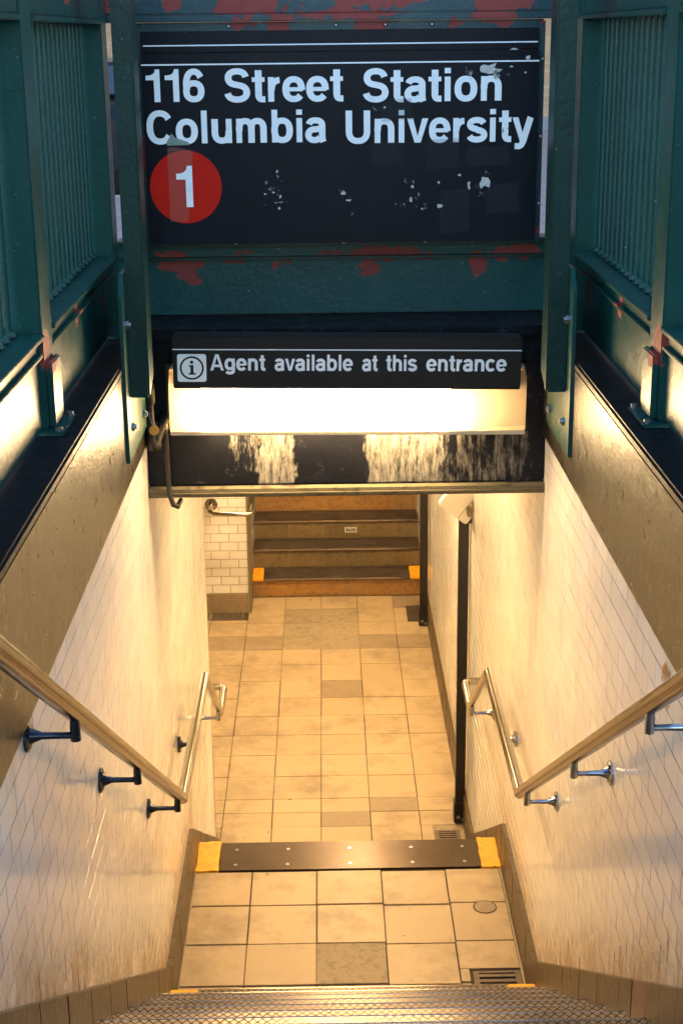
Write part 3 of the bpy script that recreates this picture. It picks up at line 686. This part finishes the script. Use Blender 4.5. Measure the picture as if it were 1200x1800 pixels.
for x in (.725, .755): MB().tube([(x, 8.095, 1.235+(x-.725)), (x, 8.065, 1.225+(x-.725)), (x, 8.05, 1.20+(x-.725))], [.014, .016, .012], 12).obj('knob', 'plastic', bx, True)

# ------------------------------------------------------------ header beam
hb = thing('header_beam', 'black painted concrete beam with peeling paint over the passage', 'beam', (0, 5.6, 2.2))
MB().box(-W+.0, W-.0, 5.46, 5.78, 2.172, COP-.045, .008).obj('face', 'beam', hb)
MB().box(-W, W, 5.445, 5.84, COP-.044, COP-.001, .01).obj('coping', 'coping', hb)
MB().prism([(5.44, 2.165), (5.455, 2.171), (5.78, 2.171), (5.78, 2.125), (5.47, 2.125), (5.45, 2.13), (5.44, 2.14)], 0, -W+.002, W-.002).obj('lip', 'lip', hb)
MB().box(-W+.002, W-.002, 5.432, 5.439, 2.147, 2.151).obj('lip_seam', 'lip', hb)
for x, wd in ((.21, .06), (.39, .055)):
    MB().box(x, x+wd, 5.435, 5.458, 2.685, 2.73, .002).obj('recess_frame', 'cream', hb)
    MB().box(x+.005, x+wd-.005, 5.432, 5.4355, 2.688, 2.724).obj('recess', 'void', hb)
q = MB().add([(-.33, 5.44, 2.715), (-.30, 5.43, 2.722), (-.24, 5.432, 2.718), (-.23, 5.44, 2.708), (-.29, 5.444, 2.698), (-.33, 5.444, 2.700)], [(0, 1, 2, 3), (0, 3, 4, 5)]); q.obj('paint_flake', 'scrap', hb)

# ------------------------------------------------------------ light fixture
lx = thing('light_fixture', 'long glowing light box on the beam below the agent sign', 'light', (0, 5.4, 2.5))
TLT = R(.6)
def tl(mb): return mb.rot((0, 5.4, 2.5), 'Y', TLT)
XA, XB, XC, XD = -.645, -.53, .38, .655
pf = [(5.40, 2.628), (5.352, 2.612), (5.333, 2.59), (5.33, 2.43), (5.34, 2.412)]
def sheet(x0, x1, end=None):
    m = MB(); n = len(pf)
    m.v = [(x0, y, z) for y, z in pf]+[(x1, y, z) for y, z in pf]; m.f = [(i, i+1, n+i+1, n+i) for i in range(n-1)]
    if end is not None:
        xx = x0 if end < 0 else x1
        o = len(m.v); m.v += [(xx, y, z) for y, z in pf]+[(xx, 5.457, 2.628), (xx, 5.457, 2.412)]
        m.f.append(tuple(o+i for i in (0, 1, 2, 3, 4, 6, 5)))
    return m
tl(sheet(XB, XC)).obj('diffuser', 'lens', lx)
tl(sheet(XA, XB-.0005, -1)).obj('diffuser_end', 'plastic', lx)
tl(sheet(XC+.0005, XD, 1)).obj('diffuser_end', 'plastic', lx)
tl(MB().box(XA, XD, 5.336, 5.350, 2.397, 2.4112, .002).box(XA, XD, 5.445, 5.457, 2.397, 2.4112, .002)).obj('tray', 'lampmetal', lx)
tl(MB().box(XB, XC, 5.351, 5.444, 2.402, 2.41)).obj('diffuser', 'lens', lx)
tl(MB().box(XA, XB-.001, 5.351, 5.444, 2.402, 2.41).box(XC+.001, XD, 5.351, 5.444, 2.402, 2.41)).obj('diffuser_end', 'plastic', lx)
tl(MB().box(XA, XD, 5.402, 5.457, 2.629, 2.64, .002)).obj('top_edge', 'lampmetal', lx)
tl(MB().box(XA+.004, XD-.004, 5.450, 5.457, 2.412, 2.628)).obj('reflector', 'white', lx)
for a, bb in ((XB-.02, XB-.003), (XC+.003, XC+.07)):
    tl(MB().tube([(a, 5.40, 2.47), (bb, 5.40, 2.47)], .013, 10).tube([(a, 5.40, 2.56), (bb, 5.40, 2.56)], .013, 10)).obj('tube', 'tube', lx)
tl(MB().box(XD+.0006, XD+.006, 5.36, 5.45, 2.60, 2.66, .002)).obj('clip', 'coping', lx)
tl(MB().box(XA-.012, XA-.001, 5.36, 5.45, 2.45, 2.66, .003)).obj('clip', 'pipe', lx)
# ceiling lights inside the passage
def ceil_light(x, y, z, lab, ln=1.2, wd=.2, dirx=True):
    t = thing('ceiling_light', lab, 'light', (x, y, z), 'fluorescent lights on the passage ceiling')
    if dirx: a, b_ = ln/2, wd/2
    else: a, b_ = wd/2, ln/2
    MB().box(x-a, x+a, y-b_, y+b_, z-.05, z-.001, .004).obj('housing', 'lampmetal', t)
    MB().box(x-a+.02, x+a-.02, y-b_+.02, y+b_-.02, z-.085, z-.0505, .006).obj('tube_cover', 'ceiltube' if y > 7 else 'ceiltube2', t)
ceil_light(0, 6.6, 2.111, 'fluorescent light on the ceiling above the landing', 1.5, .2, False)
ceil_light(.1, 8.9, 1.699, 'fluorescent light on the low ceiling just past the lower flight', 1.2, .2, False)
ceil_light(-.3, 11.2, 1.699, 'fluorescent light on the low ceiling in front of the far steps')

# ------------------------------------------------------------ lettering (strokes with a Helvetica-like weight)
VS, HS = .232, .186
def ell(cx, cy, rx, ry, a0, a1, n=22, e=2.3):
    out = []
    for i in range(n+1):
        a = R(a0+(a1-a0)*i/n); c_, s_ = math.cos(a), math.sin(a)
        out.append((cx+rx*math.copysign(abs(c_)**(2/e), c_), cy+ry*math.copysign(abs(s_)**(2/e), s_)))
    return out
def S(*parts):
    p = []
    for q in parts: p += q if isinstance(q, list) else [q]
    return ('s', p)
def P(*pts): return ('p', list(pts))
def rect(x0, y0, x1, y1): return P((x0, y0), (x1, y0), (x1, y1), (x0, y1))
X = .74
G = {
 'o': (.85, [S(ell(.425, .37, .275, .297, 0, 360, 40))]),
 'e': (.79, [S(ell(.395, .37, .27, .297, -4, 324, 40)), rect(.17, .305, .70, .43)]),
 'c': (.77, [S(ell(.395, .37, .27, .297, 38, 322, 34))]),
 'C': (1.0, [S(ell(.50, .5, .36, .43, 33, 327, 40))]),
 'n': (.84, [rect(.07, 0, .275, X), S((.18, .36), ell(.42, .42, .245, .243, 180, 0), (.665, 0))]),
 'h': (.84, [rect(.07, 0, .275, 1), S((.18, .36), ell(.42, .42, .245, .243, 180, 0), (.665, 0))]),
 'm': (1.24, [rect(.07, 0, .27, X), S((.17, .36), ell(.39, .43, .215, .235, 180, 0), (.605, 0)), S((.60, .36), ell(.82, .43, .215, .235, 180, 0), (1.035, 0))]),
 'u': (.84, [rect(.565, 0, .77, X), S((.17, X), ell(.415, .32, .245, .243, 180, 360), (.66, .38))]),
 'r': (.53, [rect(.07, 0, .275, X), S((.18, .34), ell(.50, .34, .32, .31, 180, 94))]),
 't': (.48, [S((.245, .95), (.245, .22), ell(.37, .22, .125, .145, 180, 270, 10), (.47, .075)), rect(.02, .60, .46, X)]),
 'i': (.36, [rect(.075, 0, .28, X), rect(.075, .84, .28, 1.0)]),
 'l': (.36, [rect(.075, 0, .28, 1)]),
 's': (.75, [S(ell(.375, .535, .245, .135, 12, 262, 20, 2.1), ell(.375, .215, .265, .145, 82, -168, 20, 2.1))]),
 'S': (.93, [S(ell(.465, .725, .295, .20, 6, 258, 22, 2.2), ell(.465, .29, .325, .215, 78, -174, 22, 2.2))]),
 'a': (.78, [S(ell(.37, .505, .235, .16, 168, 0, 20), (.605, .12), (.64, .0)), S((.60, .425), (.44, .40), ell(.33, .225, .215, .165, 85, 330, 20, 2.1))]),
 'b': (.85, [rect(.07, 0, .275, 1), S(ell(.435, .37, .268, .297, 0, 360, 36))]),
 'g': (.85, [rect(.575, .1, .78, X), S(ell(.415, .39, .268, .28, 0, 360, 36)), S((.677, .3), ell(.415, -.0, .262, .155, 0, -158, 18, 2.2))]),
 'v': (.76, [P((0, X), (.215, X), (.38, .2), (.38, 0), (.27, 0)), P((.76, X), (.545, X), (.38, .2), (.38, 0), (.49, 0))]),
 'y': (.76, [P((0, X), (.215, X), (.41, .17), (.30, -.03)), S((.655, X), (.40, .0), (.345, -.10), (.28, -.148), (.10, -.145))]),
 'A': (1.0, [P((0, 0), (.215, 0), (.56, 1), (.38, 1)), P((1, 0), (.785, 0), (.44, 1), (.62, 1)), P((.2, .21), (.8, .21), (.75, .37), (.25, .37))]),
 'U': (1.02, [S((.185, 1), (.185, .37), ell(.51, .37, .325, .30, 180, 360), (.835, 1))]),
 '1': (.66, [P((.345, 0), (.56, 0), (.56, 1), (.405, 1), (.37, .90), (.29, .84), (.17, .815), (.06, .81), (.06, .67), (.345, .67))]),
 '6': (.79, [S(ell(.40, .32, .265, .245, 0, 360, 36)), S(ell(.415, .52, .275, .40, 32, 205, 26, 2.2))]),
 ' ': (.45, [])}
def ribbon(pts):
    n = len(pts); L_, R_ = [], []
    closed = math.dist(pts[0], pts[-1]) < 1e-4
    for i in range(n):
        a = pts[i-1] if i else (pts[-2] if closed else None); b_ = pts[i+1] if i < n-1 else (pts[1] if closed else None)
        p = pts[i]
        tx = (b_ or p)[0]-(a or p)[0]; ty = (b_ or p)[1]-(a or p)[1]; L = math.hypot(tx, ty) or 1; tx /= L; ty /= L
        wd = (VS*abs(ty)+HS*abs(tx))/math.hypot(tx, ty)/2
        wd = (VS*ty*ty+HS*tx*tx)/2
        L_.append((p[0]-ty*wd, p[1]+tx*wd)); R_.append((p[0]+ty*wd, p[1]-tx*wd))
    return L_, R_
def word(txt, x0, x1, z, h, y, trk=0):
    """flat word facing -Y between x0 and x1, baseline z, cap height h"""
    adv = 0; sh = []
    for ch in txt:
        wd, st = G[ch]
        for k, (t, pts) in enumerate(st):
            if t == 'p': sh.append(([(p[0]+adv, p[1]) for p in pts], None, k))
            else: sh.append((None, [(p[0]+adv, p[1]) for p in pts], k))
        adv += wd+trk+.02
    mn = 1e9; mx = -1e9; m = MB(); raw = []
    for poly, st, k in sh:
        if poly: raw.append(([poly], k)); pp = poly
        else:
            L_, R_ = ribbon(st); raw.append(([[L_[i], R_[i], R_[i+1], L_[i+1]] for i in range(len(L_)-1)], k)); pp = L_+R_
        mn = min(mn, min(p[0] for p in pp)); mx = max(mx, max(p[0] for p in pp))
    sx = (x1-x0)/(mx-mn)
    for polys, k in raw:
        yy = y-.0004*k
        for pl in polys:
            m.add([(x0+(p[0]-mn)*sx, yy, z+p[1]*h) for p in pl], [tuple(range(len(pl)))])
    return m
def disc(cx, cz, y, r, n=48, r0=None):
    if r0 is None: return MB().add([(cx+r*math.cos(2*math.pi*i/n), y, cz+r*math.sin(2*math.pi*i/n)) for i in range(n)], [tuple(range(n))])
    v = [(cx+q*math.cos(2*math.pi*i/n), y, cz+q*math.sin(2*math.pi*i/n)) for q in (r, r0) for i in range(n)]
    return MB().add(v, [(i, (i+1) % n, n+(i+1) % n, n+i) for i in range(n)])

# ------------------------------------------------------------ station sign
sg = thing('station_sign', 'large black sign reading 116 Street Station Columbia University with red 1 disc', 'sign', (0, 5.6, 3.05))
TS = R(.15)
YS = 5.55
MB().box(-.712, .699, YS, 5.60, 3.072, 3.742, .003).obj('panel', 'enamel', sg)
MB().box(-.714, .701, 5.585, 5.62, 3.744, 3.815, .002).obj('top_panel', 'enamel', sg)
MB().box(-.712, .699, YS-.0012, YS-.0002, 3.7015, 3.7065).obj('white_line', 'white', sg)
MB().box(-.706, .697, 5.5838, 5.5848, 3.766, 3.7705).obj('white_line', 'white', sg)
yl_ = YS-.0012
for t, a, b_, z, h in (('116', -.698, -.491, 3.577, .112), ('Street', -.420, .003, 3.574, .114), ('Station', .073, .567, 3.569, .114),
                       ('Columbia', -.703, -.060, 3.432, .114), ('University', .010, .684, 3.426, .114)):
    word(t, a, b_, z, h, yl_).obj('lettering', 'white', sg)
disc(-.571, 3.278, YS-.0008, .130).obj('red_disc', 'red', sg)
word('1', -.604, -.546, 3.207, .147, YS-.0042).obj('numeral', 'white', sg)
MB().add([(-.632, YS-.0030, 3.155), (-.565, YS-.0030, 3.155), (-.556, YS-.0030, 3.3), (-.545, YS-.003, 3.36), (-.54, YS-.003, 3.405), (-.60, YS-.003, 3.42), (-.632, YS-.003, 3.418)], [(0, 1, 2, 3, 4, 5, 6)]).obj('tape', 'tape', sg)
MB().add([(-.632, YS-.0034, 3.425), (-.55, YS-.0034, 3.427), (-.555, YS-.0034, 3.437), (-.60, YS-.0034, 3.452), (-.615, YS-.0034, 3.468), (-.632, YS-.0034, 3.44)], [(0, 1, 2, 3, 4, 5)]).obj('tape', 'tape2', sg)
def scrap(cx, cz, rx, rz, mat, y=YS-.0036, n=13, par=sg, name='sticker_scrap'):
    pts = []
    for i in range(n):
        a = 2*math.pi*i/n; k = random.uniform(.45, 1.1); pts.append((cx+rx*k*math.cos(a), y, cz+rz*k*math.sin(a)))
    pts.append((cx, y, cz)); MB().add(pts, [(i, (i+1) % n, n) for i in range(n)]).obj(name, mat, par)
scrap(.515, 3.676, .055, .026, 'scrap'); scrap(.56, 3.66, .04, .03, 'residue'); scrap(.44, 3.655, .04, .03, 'residue')
scrap(.605, 3.738, .045, .010, 'scrap', 5.5835); scrap(.66, 3.715, .012, .008, 'scrap')
for cx, cz, rx, rz in ((.505, 3.275, .035, .05), (.455, 3.27, .018, .03), (.27, 3.24, .02, .025), (.235, 3.205, .07, .02), (.0, 3.24, .045, .035), (-.25, 3.24, .06, .05), (-.25, 3.3, .04, .03), (.48, 3.22, .02, .04), (.6, 3.48, .035, .05), (.3, 3.2, .03, .02), (.12, 3.545, .03, .01), (-.24, 3.42, .025, .02), (.24, 3.29, .03, .02), (.02, 3.18, .02, .012)):
    scrap(cx, cz, rx, rz, 'residue')
for cx, cz, rx, rz in ((.510, 3.285, .024, .03), (.455, 3.275, .006, .018), (.245, 3.226, .006, .012), (.345, 3.285, .006, .007), (.42, 3.31, .006, .006), (.35, 3.2, .012, .008), (.25, 3.27, .01, .007), (-.235, 3.2, .006, .006), (-.255, 3.255, .008, .004), (-.23, 3.24, .005, .008), (-.285, 3.25, .007, .004), (-.24, 3.33, .006, .006), (.0, 3.25, .012, .01), (.02, 3.225, .014, .005), (.285, 3.19, .006, .005), (.60, 3.685, .008, .004), (.15, 3.55, .006, .006), (.65, 3.665, .007, .004)):
    scrap(cx, cz, rx, rz, 'scrap', YS-.004, 9)
for x0, x1, z0, z1 in ((.10, .22, 3.34, 3.43), (.30, .42, 3.33, 3.44), (.44, .60, 3.34, 3.41), (.35, .46, 3.1, 3.26), (.52, .64, 3.17, 3.28), (.14, .25, 3.50, 3.58)):
    MB().add([(x0, YS-.0032, z0), (x1, YS-.0032, z0+.006), (x1-.005, YS-.0032, z1), (x0+.004, YS-.0032, z1-.004)], [(0, 1, 2, 3)]).obj('sticker_mark', 'ghost', sg)

# ------------------------------------------------------------ agent sign
ag = thing('agent_sign', 'black sign reading Agent available at this entrance above the light box', 'sign', (0, 5.35, 2.66))
def ta(mb): return mb.rot((0, 5.3, 2.67), 'Y', R(.95))
YA = 5.30
ta(MB().box(-.622, .63, YA, 5.40, 2.578, 2.768, .003)).obj('box', 'agent', ag)
ta(MB().box(-.622, .63, YA-.0012, YA-.0002, 2.7195, 2.7235)).obj('white_line', 'white', ag)
WS = (('Agent', -.488, -.290), ('available', -.257, .024), ('at', .057, .113), ('this', .143, .255), ('entrance', .288, .577))
for t, a, b_ in WS: ta(word(t, a, b_, 2.6455, .059, YA-.0012)).obj('lettering', 'white', ag)
q = MB(); rr = .009
x0, x1, z0, z1 = -.606, -.502, 2.6035, 2.705
cor = [(x1-rr, z1-rr, 0), (x0+rr, z1-rr, 90), (x0+rr, z0+rr, 180), (x1-rr, z0+rr, 270)]
pts = [(cx+rr*math.cos(R(a0+k*22.5)), YA-.0010, cz+rr*math.sin(R(a0+k*22.5))) for cx, cz, a0 in cor for k in range(5)]
ta(q.add(pts, [tuple(range(20))])).obj('icon_square', 'white', ag)
cx, cz = -.554, 2.654
ta(disc(cx, cz, YA-.0018, .043, 48, .0365)).obj('icon_ring', 'agent', ag)
q = disc(cx, cz+.0215, YA-.0018, .006, 16)
q.add([(cx+a, YA-.0018, cz+b_) for a, b_ in ((-.012, -.024), (.013, -.024), (.013, -.018), (.006, -.018), (.006, .011), (-.010, .011), (-.010, .005), (-.005, .005), (-.005, -.018), (-.012, -.018))], [tuple(range(10))])
ta(q).obj('icon_letter', 'agent', ag)
for x in (-.4, .4): ta(MB().box(x-.03, x+.03, 5.401, 5.459, 2.66, 2.70)).obj('bracket', 'coping', ag)

# ------------------------------------------------------------ back railing frame behind the sign
bf = thing('back_railing', 'green steel frame across the head of the stairwell carrying the station sign', 'railing', (0, 5.7, COP))
MB().box(-.86, .86, 5.74, 5.80, COP+.002, 3.035, .004).obj('bottom_plate', 'green_band', bf)
MB().box(-.86, .86, 5.70, 5.82, 3.037, 3.062, .004).obj('ledge', 'green', bf)
MB().box(-.86, .86, 5.70, 5.74, 2.99, 3.0, .002).obj('lip', 'green', bf)
MB().box(-.86, .86, 5.60, 5.74, 3.872, 4.06, .005).obj('top_rail', 'green_top', bf)
MB().box(-.86, .86, 5.575, 5.76, 3.848, 3.871, .003).obj('top_rail_lip', 'green_top', bf)
MB().box(-.735, .722, 5.622, 5.645, 3.063, 3.846, .002).obj('sign_backing', 'green', bf)
MB().box(-.738, -.716, 5.600, 5.6215, 3.063, 3.84).box(.703, .725, 5.600, 5.6215, 3.063, 3.84).box(-.716, .703, 5.600, 5.6215, 3.8165, 3.846).obj('sign_frame', 'green_top', bf)
for x, z in ((-.02, 3.832), (.155, 3.832), (.32, 3.832), (-.4, 3.832), (.714, 3.71), (.714, 3.44), (.714, 3.2), (-.4, 3.066), (0.0, 3.066), (.3, 3.066)):
    MB().tube([(x, 5.5995, z), (x, 5.594, z), (x, 5.590, z)], [.007, .006, .003], 10).obj('rivet', 'bolt', bf, True)

# ------------------------------------------------------------ gate posts bolted to the walls
def gate_post(s, label):
    p = thing('gate_post', label, 'post', (s*.70, 4.95, 2.45), 'gate posts at the stairwell mouth')
    def bx_(x0, x1, *a): return (min(s*x0, s*x1), max(s*x0, s*x1))+a
    MB().box(*bx_(.667, .725, 4.90, 4.906, 2.65, 4.75), .001).obj('web', 'green', p)
    MB().prism([(4.9065, 2.655), (5.03, 2.70), (5.03, 4.75), (4.9065, 4.75)], 0, *bx_(.661, .668)).obj('flange', 'green', p)
    MB().prism([(4.9065, 2.65), (5.03, 2.65), (5.03, 4.75), (4.9065, 4.75)], 0, *bx_(.717, .7245)).obj('flange', 'green', p)
    MB().prism([(4.80, 2.45), (5.30, 2.45), (5.30, 2.97), (5.22, 3.07), (4.86, 3.07), (4.80, 3.0)], 0, *bx_(.7255, .7375)).obj('wall_plate', 'green_side', p)
    for y, z in ((4.99, 2.66), (5.20, 2.52), (4.90, 2.55), (4.88, 2.9)):
        MB().tube([(s*.7255, y, z), (s*.7155, y, z)], .015, 6).tube([(s*.7155, y, z), (s*.709, y, z)], .009, 10).obj('bolt', 'bolt', p)
gate_post(-1, 'tall dark green post bolted to the left wall beside the station sign')
gate_post(1, 'tall dark green post bolted to the right wall beside the station sign')

# ------------------------------------------------------------ side railings
def side_railing(s, label):
    f = thing('side_railing', label, 'railing', (s*.85, 4, COP), 'side railings of the stairwell')
    def bx_(x0, x1, *a): return (min(s*x0, s*x1), max(s*x0, s*x1))+a
    XI = .83
    posts = [4.03, 2.35, .75]
    spans = [(4.11, 5.42), (2.43, 3.95), (.83, 2.27)]
    for y0, y1 in spans:
        MB().box(*bx_(XI+.012, XI+.022, y0, y1, COP+.012, 3.032), .002).obj('bottom_plate', 'green_side', f)
        MB().box(*bx_(XI-.012, XI+.10, y0, y1, 3.034, 3.048), .002).obj('ledge', 'green_side', f)
        MB().box(*bx_(XI-.004, XI+.011, y0, y1, 2.985, 2.995), .002).obj('bead', 'green_side', f)
        MB().box(*bx_(XI-.012, XI+.10, y0, y1, 3.842, 3.856), .002).obj('top_lip', 'green_side', f)
        MB().box(*bx_(XI+.0, XI+.03, y0, y1, 3.857, 4.07), .003).obj('top_plate', 'green_side', f)
        n = int((y1-y0-.06)/.076)
        pm = MB().box(-.008, .008, -.0135, .0135, 0, .786, .003).mesh('picket', 'green_side')
        wm = MB().tube([(0, 0, 0), (0, 0, .012), (0, 0, .02)], [.021, .019, .009], 10).mesh('weld', 'green_side', True)
        for k in range(n):
            yy = y0+.05+k*(y1-y0-.1)/(n-1)
            o = link('picket', pm); o.parent = f; o.location = (s*(XI+.074)-f.location.x, yy-f.location.y, 3.057-COP); o.rotation_euler = (0, 0, random.gauss(0, .02))
            q = link('weld', wm); q.parent = o; q.location = (0, 0, -.004)
            if yy < 1.9: pass
        MB().box(*bx_(XI+.064, XI+.084, y0, y1, 3.049, 3.056)).obj('channel', 'green_side', f)
    # corner plates at the far end
    MB().box(*bx_(XI-.002, XI+.12, 5.422, 5.545, COP+.01, 4.08), .004).obj('corner_post', 'green_side', f)
    MB().box(*bx_(XI-.02, XI+.06, 5.28, 5.60, COP+.001, COP+.0095), .002).obj('base_plate', 'green_side', f)
    for y in posts:
        p = MB().box(*bx_(XI-.004, XI+.085, y-.075, y+.075, COP+.012, 4.12), .005).obj('post', 'green_side', f)
        MB().box(*bx_(XI-.022, XI-.0045, y-.06, y+.072, COP+.0135, 2.965), .004).obj('sleeve', 'green_side', p)
        MB().box(*bx_(XI-.05, XI+.12, y-.11, y+.10, COP+.001, COP+.0115), .002).obj('base_plate', 'green_side', p)
        for dy in (-.095, .086): MB().tube([(s*(XI-.035), y+dy, COP+.0115), (s*(XI-.035), y+dy, COP+.022)], .011, 6).obj('bolt', 'bolt', p)
    return f
side_railing(-1, 'green picket railing on the coping of the left wall')
side_railing(1, 'green picket railing on the coping of the right wall')

# ------------------------------------------------------------ conduit with tag on the left of the beam
cd = thing('conduit', 'dark pipe elbows with fittings running down the left end of the beam', 'pipe', (-.72, 5.4, 2.4))
MB().tube([(-.718, 5.33, 3.0), (-.718, 5.33, 2.52)], .014, 12).obj('riser_pipe', 'pipe', cd, True)
MB().tube([(-.718, 5.33, 2.60), (-.718, 5.33, 2.595), (-.718, 5.33, 2.53), (-.718, 5.33, 2.525)], [.02, .024, .024, .02], 14).obj('coupling', 'pipe', cd, True)
MB().tube([(-.718, 5.33, 2.525), (-.718, 5.33, 2.39), (-.715, 5.335, 2.37), (-.70, 5.36, 2.36)], [.018, .018, .022, .022], 14).obj('elbow', 'pipe', cd, True)
MB().tube([(-.705, 5.35, 2.37), (-.685, 5.40, 2.42), (-.678, 5.44, 2.445), (-.676, 5.458, 2.45)], [.019, .021, .024, .024], 14).obj('elbow', 'pipe', cd, True)
MB().tube([(-.690, 5.405, 2.412), (-.683, 5.418, 2.422)], .028, 14).obj('nut', 'bolt', cd, True)
MB().tube([(-.676, 5.445, 2.44), (-.674, 5.44, 2.36), (-.672, 5.435, 2.20), (-.668, 5.425, 2.15), (-.655, 5.41, 2.115), (-.640, 5.42, 2.105), (-.635, 5.5, 2.105)], .010, 10).obj('drop_pipe', 'pipe', cd, True)
tg = tag(MB().tube([(-.700, 5.294, 2.435), (-.700, 5.297, 2.435)], .0185, 20).obj('pipe_tag', 'tag'), 'round orange tag hanging on the dark pipe', 'tag')
MB().tube([(-.704, 5.296, 2.452), (-.712, 5.300, 2.475), (-.718, 5.31, 2.50)], .0012, 6).obj('wire', 'bolt', tg)
